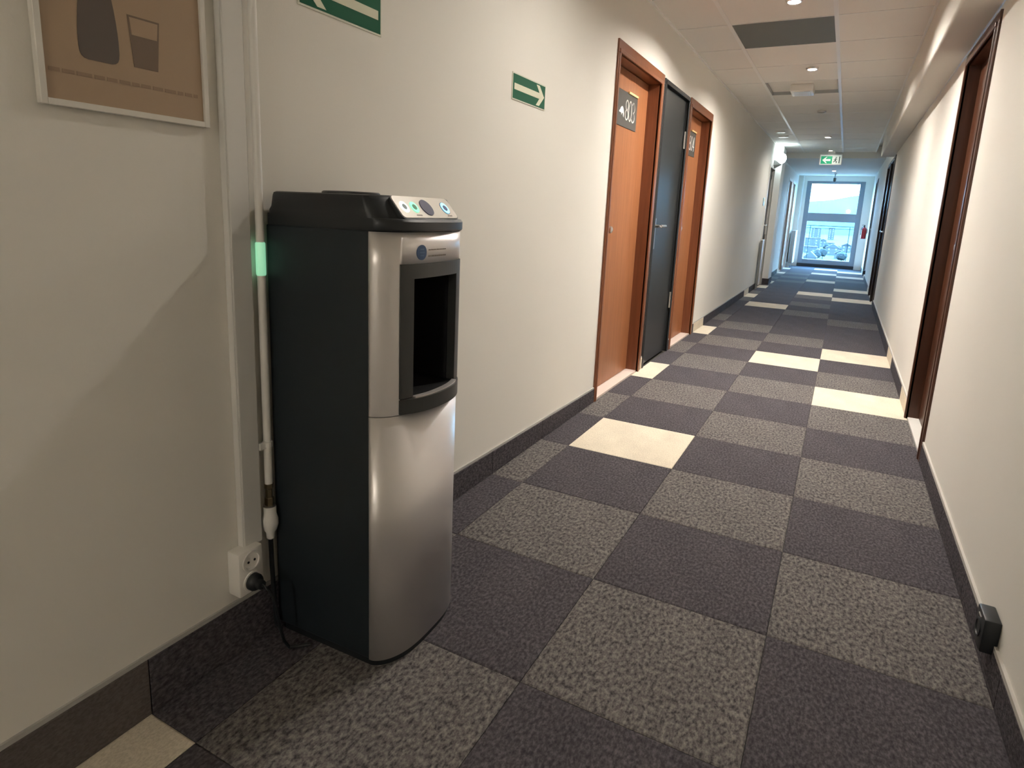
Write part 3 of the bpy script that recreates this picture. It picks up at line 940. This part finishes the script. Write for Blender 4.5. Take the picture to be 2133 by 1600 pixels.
# ------------------------------------------------------------------ exit sign hanging near the soffit
EX = root('exit_sign', (0.655, 10.1, 2.30), 'green and white exit sign with left arrow and running figure under the ceiling', 'sign')
ex0, ex1, ez0, ez1, ey = 0.478, 0.832, 2.118, 2.298, 10.085
MB().box(ex0, ex1, ey, ey + 0.035, ez0, ez1).build('sign_case', MT['white_pl'], EX, bevel=0.004)
MB().box(0.60, 0.71, ey + 0.005, ey + 0.030, ez1, ZC + 0.002).build('mount', MT['white_pl'], EX)
mid = ex0 + (ex1 - ex0) * 0.565
def yplate(pts, y_, th, name, material, parent):
    n = len(pts)
    vs_ = [(a_, y_, b_) for a_, b_ in pts] + [(a_, y_ - th, b_) for a_, b_ in pts]
    fs = [tuple(range(n)), tuple(range(2 * n - 1, n - 1, -1))] + [(i, (i + 1) % n, n + (i + 1) % n, n + i) for i in range(n)]
    return MB().add(vs_, fs).build(name, material, parent)
yplate([(ex0 + .012, ez0 + .012), (ex1 - .012, ez0 + .012), (ex1 - .012, ez1 - .012), (ex0 + .012, ez1 - .012)], ey, 0.001, 'white_field', MT['exit_w'], EX)
yplate([(ex0 + .022, ez0 + .018), (mid, ez0 + .018), (mid, ez1 - .030), (ex0 + .022, ez1 - .030)], ey - 0.001, 0.001, 'green_field', MT['exit_g'], EX)
cxm, czm = (ex0 + .022 + mid) / 2, (ez0 + ez1) / 2 - 0.006
yplate([(cxm - .068, czm), (cxm - .005, czm + .055), (cxm + .012, czm + .055), (cxm - .018, czm + .016), (cxm + .062, czm + .016), (cxm + .062, czm - .016), (cxm - .018, czm - .016), (cxm + .012, czm - .055), (cxm - .005, czm - .055)], ey - 0.002, 0.001, 'arrow', MT['exit_w'], EX)
m = MB()
def ylim(pts, wd):
    for (a_, b_), (c_, d_) in zip(pts[:-1], pts[1:]):
        u = Vector((c_ - a_, d_ - b_)).normalized()
        q = Vector((-u.y, u.x)) * wd
        k = [(a_ - q.x, b_ - q.y), (c_ - q.x, d_ - q.y), (c_ + q.x, d_ + q.y), (a_ + q.x, b_ + q.y)]
        m.add([(p, ey - 0.001, r_) for p, r_ in k] + [(p, ey - 0.002, r_) for p, r_ in k], [(0, 1, 2, 3), (7, 6, 5, 4), (0, 4, 5, 1), (1, 5, 6, 2), (2, 6, 7, 3), (3, 7, 4, 0)])
fxm = mid + 0.055
ylim([(fxm + .004, czm + .028), (fxm - .004, czm - .004), (fxm + .016, czm - .028), (fxm + .012, czm - .052)], 0.006)
ylim([(fxm - .004, czm - .004), (fxm - .018, czm - .026), (fxm - .034, czm - .034)], 0.006)
ylim([(fxm + .004, czm + .024), (fxm - .018, czm + .012), (fxm - .026, czm - .004)], 0.004)
ylim([(fxm + .004, czm + .024), (fxm + .020, czm + .006)], 0.004)
ylim([(fxm + .006, czm + .036), (fxm + .006, czm + .050)], 0.008)
ylim([(ex1 - .040, czm - .055), (ex1 - .040, czm + .060)], 0.007)
m.build('running_figure', MT['exit_k'], EX)

# ------------------------------------------------------------------ downlights
def downlight(x, y, z, lit, label, bulb='lamp'):
    S = root('downlight', (x, y, z), label, 'ceiling light', 'round downlights along the ceiling')
    MB().lathe([(0.048, 0.004), (0.048, -0.006), (0.042, -0.015), (0.0345, -0.016), (0.0335, 0.0), (0.0335, 0.004)], (x, y, z), 2, 28).build('trim_ring', MT['steel'], S, smooth=True)
    if lit:
        MB().lathe([(0.0005, -0.0065), (0.020, -0.006), (0.030, -0.004), (0.033, -0.002), (0.033, 0.001)], (x, y, z), 2, 24).build('bulb', MT[bulb], S, smooth=True)
    else:
        MB().lathe([(0.0005, -0.005), (0.020, -0.005), (0.032, -0.004), (0.032, 0.001)], (x, y, z), 2, 24).build('lens', MT['lens_off'], S, smooth=True)
    return S
downlight(0.62, 1.487, ZC + 0.004, True, 'glowing downlight cut by the top edge above the dark ceiling panel')
downlight(0.62, -0.31, ZC + 0.004, True, 'downlight added out of frame as fill over the corridor beside the dispenser', 'fill_mid')
downlight(0.635, 3.294, ZC + 0.004, True, 'glowing downlight between the dark ceiling panel and the recessed tile', 'lamp_second')
downlight(0.634, 5.578, ZC + 0.004, False, 'unlit dark downlight beyond the recessed ceiling tile')
downlight(0.645, 7.96, ZC + 0.004, True, 'glowing downlight level with the end of the beam, before the exit sign', 'lamp_far')
downlight(0.640, 9.88, ZC + 0.004, True, 'glowing downlight right above the exit sign', 'lamp_exit')
downlight(0.652, 13.22, ZS, True, 'glowing downlight in the lowered ceiling past the exit sign', 'lamp_far')
RL = root('globe_lamp', (1.05, Y0, 1.75), 'unseen globe lamp added on the closing wall for light from behind the viewer', 'wall lamp')  # added out of view, set low to light the walls more than the floor
MB().lathe([(0.001, -0.090), (0.040, -0.080), (0.072, -0.054), (0.089, -0.015), (0.089, 0.020), (0.072, 0.056), (0.040, 0.081), (0.001, 0.090)], (1.05, Y0 + 0.13, 1.75), 2, 24).build('globe', MT['fill_rear'], RL, smooth=True)  # globe of the added unseen fill lamp
MB().box(1.01, 1.09, Y0, Y0 + 0.05, 1.70, 1.80).build('bracket', MT['steel'], RL, bevel=0.004)

# ceiling box in the recessed tile
AP = root('ceiling_box', (0.515, 4.22, ZC), 'white rectangular device box hanging from the recessed ceiling tile', 'ceiling device')
MB().box(0.412, 0.612, 4.08, 4.36, ZC - 0.034, ZC + 0.032).build('housing', MT['white_pl'], AP, bevel=0.010, smooth=True)
MB().box(0.440, 0.584, 4.11, 4.33, ZC - 0.037, ZC - 0.034).build('face_plate', MT['trunk'], AP)
# small vent slots in the left column of tiles
for yy_, lb in ((7.30, 'slim white ceiling diffuser strip on the left, nearer one'), (7.85, 'slim white ceiling diffuser strip on the left, farther one')):
    V_ = root('ceiling_diffuser', (0.05, yy_, ZC), lb, 'vent')
    MB().box(-0.02, 0.12, yy_ - 0.03, yy_ + 0.03, ZC - 0.012, ZC + 0.005).build('diffuser_face', MT['white_pl'], V_, bevel=0.004)
    for q in (-0.012, 0.012):
        MB().box(-0.01, 0.11, yy_ + q - 0.004, yy_ + q + 0.004, ZC - 0.0125, ZC - 0.011).build('slot', MT['lens_off'], V_)

# ------------------------------------------------------------------ far-end fittings
GL = root('globe_lamp', (XL, 8.95, 2.13), 'round glowing white globe lamp on a grey bracket above the far black door', 'wall lamp')
MB().lathe([(0.001, -0.088), (0.040, -0.078), (0.070, -0.053), (0.086, -0.015), (0.086, 0.020), (0.070, 0.056), (0.040, 0.079), (0.001, 0.088)], (XL + 0.098, 8.95, 2.13), 2, 24).build('globe', MT['globe'], GL, smooth=True)
MB().loft([[(XL, 8.89, 2.10), (XL + 0.03, 8.89, 2.10), (XL + 0.03, 9.01, 2.10), (XL, 9.01, 2.10)], [(XL, 8.89, 2.02), (XL + 0.12, 8.90, 2.03), (XL + 0.12, 9.0, 2.03), (XL, 9.01, 2.02)], [(XL, 8.92, 1.965), (XL + 0.012, 8.92, 1.965), (XL + 0.012, 8.98, 1.965), (XL, 8.98, 1.965)]]).build('bracket', MT['grey'], GL)

def radiator(y0, y1, z0, z1, label, dep=0.05):
    S = root('radiator', (XL, (y0 + y1) / 2, z0), label, 'radiator')
    MB().box(XL + dep * 0.35, XL + dep, y0, y1, z0, z1 - 0.012).build('panel', MT['rad'], S, bevel=0.006)
    MB().box(XL + dep * 0.33, XL + dep + 0.004, y0 - 0.004, y1 + 0.004, z1 - 0.012, z1).build('top_grille', MT['white_pl'], S, bevel=0.003)
    MB().box(XL + dep * 0.34, XL + dep - 0.002, y0 - 0.003, y0, z0, z1 - 0.014).build('end_cap', MT['grey'], S)
    for yb in (y0 + 0.03, y1 - 0.05):
        MB().box(XL + 0.012, XL + dep * 0.6, yb, yb + 0.02, 0.0, z0 + 0.02).build('foot', MT['white_pl'], S)
    return S
radiator(8.20, 8.37, 0.06, 0.80, 'narrow pale wall radiator just before the far black door', 0.055)
radiator(14.25, 14.90, 0.10, 0.90, 'low white radiator in the left corner by the window', 0.14)
PV = root('heating_pipe', (-0.02, 14.93, 0.9), 'pale vertical heating pipe in the left corner beside the window', 'pipe')
MB().tube([(-0.03, 14.95, 0.88), (-0.03, 14.95, 1.5), (-0.03, 14.95, ZS)], 0.014, 10).build('riser', MT['white_pl'], PV, smooth=True)
MB().lathe([(0.02, 0), (0.02, 0.03)], (-0.03, 14.95, 0.87), 2, 10).build('valve', MT['grey'], PV)

BS = root('door_sign', (XL, 8.10, 1.32), 'small pale blue plate on the left wall before the far black door', 'sign')
MB().box(XL, XL + 0.012, 8.04, 8.16, 1.335, 1.455).build('sign_plate', MT['blue_sign'], BS, bevel=0.003)
MB().box(XL + 0.012, XL + 0.0135, 8.055, 8.145, 1.40, 1.44).build('sign_field', MT['sw'], BS)

FE = root('fire_extinguisher', (1.44, 14.60, 0.78), 'red fire extinguisher hung on the right wall beside the window', 'fire extinguisher')
fxx, fyy = 1.435, 14.60
MB().lathe([(0.050, 0), (0.056, 0.006), (0.056, 0.215), (0.050, 0.240), (0.030, 0.262), (0.020, 0.268), (0.020, 0.275)], (fxx, fyy, 0.775), 2, 20).build('cylinder', MT['red'], FE, smooth=True)
MB().box(fxx - 0.014, fxx + 0.014, fyy - 0.014, fyy + 0.014, 1.050, 1.085).build('valve', MT['blk'], FE, bevel=0.003)
MB().box(fxx - 0.050, fxx + 0.012, fyy - 0.009, fyy + 0.009, 1.085, 1.097).build('lever', MT['blk'], FE, bevel=0.003)
MB().tube([(fxx - 0.012, fyy - 0.010, 1.065), (fxx - 0.045, fyy - 0.035, 1.04), (fxx - 0.062, fyy - 0.040, 0.97), (fxx - 0.062, fyy - 0.040, 0.86)], 0.008, 8).build('hose', MT['blk'], FE, smooth=True)
MB().box(fxx + 0.04, XR, fyy - 0.02, fyy + 0.02, 0.90, 1.00).build('bracket', MT['grey'], FE)

SCM = root('ceiling_sensor', (0.677, 14.2, ZS), 'small grey camera stalk hanging from the lowered ceiling before the window', 'camera')
MB().lathe([(0.030, 0), (0.030, -0.012), (0.012, -0.016), (0.012, -0.10)][::-1], (0.672, 14.2, ZS), 2, 14).build('stalk', MT['grey'], SCM, smooth=True)
MB().lathe([(0.001, -0.190), (0.020, -0.185), (0.030, -0.165), (0.030, -0.10), (0.010, -0.098)], (0.672, 14.2, ZS), 2, 16).build('housing', MT['lens_off'], SCM, smooth=True)

def black_socket(y0, y1, z0, z1, label):
    S = root('floor_socket', (XR, (y0 + y1) / 2, z0), label, 'socket')
    MB().box(XR - 0.036, XR, y0, y1, z0, z1).build('socket_box', MT['blk'], S, bevel=0.005, smooth=True)
    cy_ = (y0 + y1) / 2
    cz_ = (z0 + z1) / 2
    MB().lathe([(0.024, 0.0), (0.024, -0.003), (0.019, -0.003), (0.018, -0.0006), (0.001, -0.0006)], (XR - 0.036, cy_, cz_), 0, 20).build('outlet', MT['blk'], S, smooth=True)
    MB().box(XR - 0.0385, XR - 0.036, cy_ - 0.012, cy_ + 0.012, z1 - 0.014, z1 - 0.010).build('steel_strip', MT['steel'], S)  # thin steel strip near the top of the box face
black_socket(-0.905, -0.822, 0.078, 0.168, 'black socket box on the right wall just above the baseboard')
black_socket(11.85, 11.93, 0.12, 0.20, 'small black socket far down the right wall')

# ------------------------------------------------------------------ outside: city and hills seen through the window
GZ = -26.0
m = MB().box(-900, 900, 30, 2600, GZ - 1, GZ)
tag(m.build('ground', MT['city']), 'flat hazy city ground far below the window', 'ground', kind='structure')
m = MB()
prof = []
random.seed(5)
pts = [(-700 + 20 * i, 54 + 17 * math.sin((-700 + 20 * i + 35) / 95.0) + 1.5 * math.sin(i * 1.1)) for i in range(71)]
rings = [[(x, 1700, GZ) for x, h in pts], [(x, 1850, GZ + h * 0.75) for x, h in pts], [(x, 2050, GZ + h + 42) for x, h in pts], [(x, 2500, GZ) for x, h in pts]]
n = len(pts)
vs_ = [p for r_ in rings for p in r_]
fs = [(k * n + i, k * n + i + 1, (k + 1) * n + i + 1, (k + 1) * n + i) for k in range(3) for i in range(n - 1)]
tag(m.add(vs_, fs).build('hills', MT['hill'], smooth=True), 'pale wooded hills on the horizon beyond the city', 'hills', kind='structure')

CAMX, CAMY, CAMZ = 1.047, -2.685, 1.107
def far_x(px, dist):         # lateral place of a window column at a distance
    return CAMX + (0.17 + (px - 1683.0) / (1780.0 - 1683.0) * 1.04 - CAMX) / 17.7 * dist
def house(cx, y_, w_, d_, h_, roof, label, rm='roof', rot=0.0):
    S = root('house', (cx, y_, GZ), label, 'building', 'houses of the city below the window')
    MB().box(cx - w_ / 2, cx + w_ / 2, y_, y_ + d_, GZ, GZ + h_).build('walls', MT['house'], S)
    if roof > 0.6:
        MB().prism([(cx - w_ / 2 - .4, GZ + h_), (cx + w_ / 2 + .4, GZ + h_), (cx, GZ + h_ + roof)], 1, y_ - .4, y_ + d_ + .4).build('roof', MT[rm], S)
    else:
        MB().box(cx - w_ / 2 - .3, cx + w_ / 2 + .3, y_ - .3, y_ + d_ + .3, GZ + h_, GZ + h_ + 0.6).build('roof', MT[rm], S)
    nf = max(1, int(h_ // 3))
    for f in range(nf):
        for q in range(2):
            xw = cx - w_ * 0.25 + q * w_ * 0.5
            MB().box(xw - 0.7, xw + 0.7, y_ - 0.05, y_ + 0.02, GZ + 1 + f * 3, GZ + 2.5 + f * 3).build('window', MT['lens_off'], S)
    return S
house(far_x(1700, 770), 767, 15, 12, 10, 0.5, 'pale flat roofed block at the left of the lower pane', 'roof_l')
house(far_x(1697, 640), 637, 11, 9, 5, 0.5, 'low pale block in front of the flat roofed block', 'roof_l')
house(far_x(1699, 480), 477, 8, 10, 3.5, 4.0, 'pale gabled house nearest at the lower left of the pane', 'roof_l')
house(far_x(1714, 560), 557, 4, 5, 5, 1.5, 'small white house right of the gabled house', 'roof_l')
house(far_x(1744, 620), 617, 11, 9, 6, 3.5, 'pale house with a pitched roof at the right of the pane', 'roof_l')
house(far_x(1737, 760), 757, 8, 7, 6, 0.5, 'grey flat roofed house behind the pitched roof', 'roof')
house(far_x(1722, 820), 817, 7, 6, 7, 2.0, 'small pale house in the middle distance', 'roof_l')
house(far_x(1705, 1150), 1147, 14, 12, 18, 0.5, 'tall pale block far off at the left', 'roof_l')
house(far_x(1737, 1200), 1197, 9, 9, 19, 0.5, 'slim pale tower far off near the middle', 'roof_l')
house(far_x(1760, 560), 557, 7, 8, 4, 2.5, 'dark roofed house at the right edge of the pane', 'roof')
house(far_x(1772, 700), 697, 9, 8, 6, 2.5, 'dark roofed house behind at the far right edge', 'roof')
def tree(cx, y_, r, label):
    S = root('tree', (cx, y_, GZ), label, 'tree', 'trees among the houses below the window')
    MB().lathe([(0.35, 0), (0.25, 2.5)], (cx, y_, GZ), 2, 7).build('trunk', MT['roof'], S)
    bm = bmesh.new()
    bmesh.ops.create_icosphere(bm, subdivisions=2, radius=r)
    for v in bm.verts:
        v.co *= random.uniform(0.8, 1.15)
        v.co.z *= 0.9
    me = bpy.data.meshes.new('crown')
    bm.to_mesh(me)
    bm.free()
    me.materials.append(MT['leaf'])
    place('crown', me, S, (0, 0, 2.0 + r * 0.8))
for px, dd, r, lb in ((1712, 500, 3.0, 'dark tree beside the gabled house'), (1725, 540, 3.4, 'dark tree in the middle of the pane'), (1755, 640, 3.2, 'dark tree right of the pitched roof'), (1730, 690, 3.2, 'dark tree before the grey flat roofed house'), (1765, 500, 3.6, 'dark tree at the lower right of the pane')):
    tree(far_x(px, dd), dd - 3, r, lb)

for o in bpy.data.objects:
    if '_org' in o:
        del o['_org']
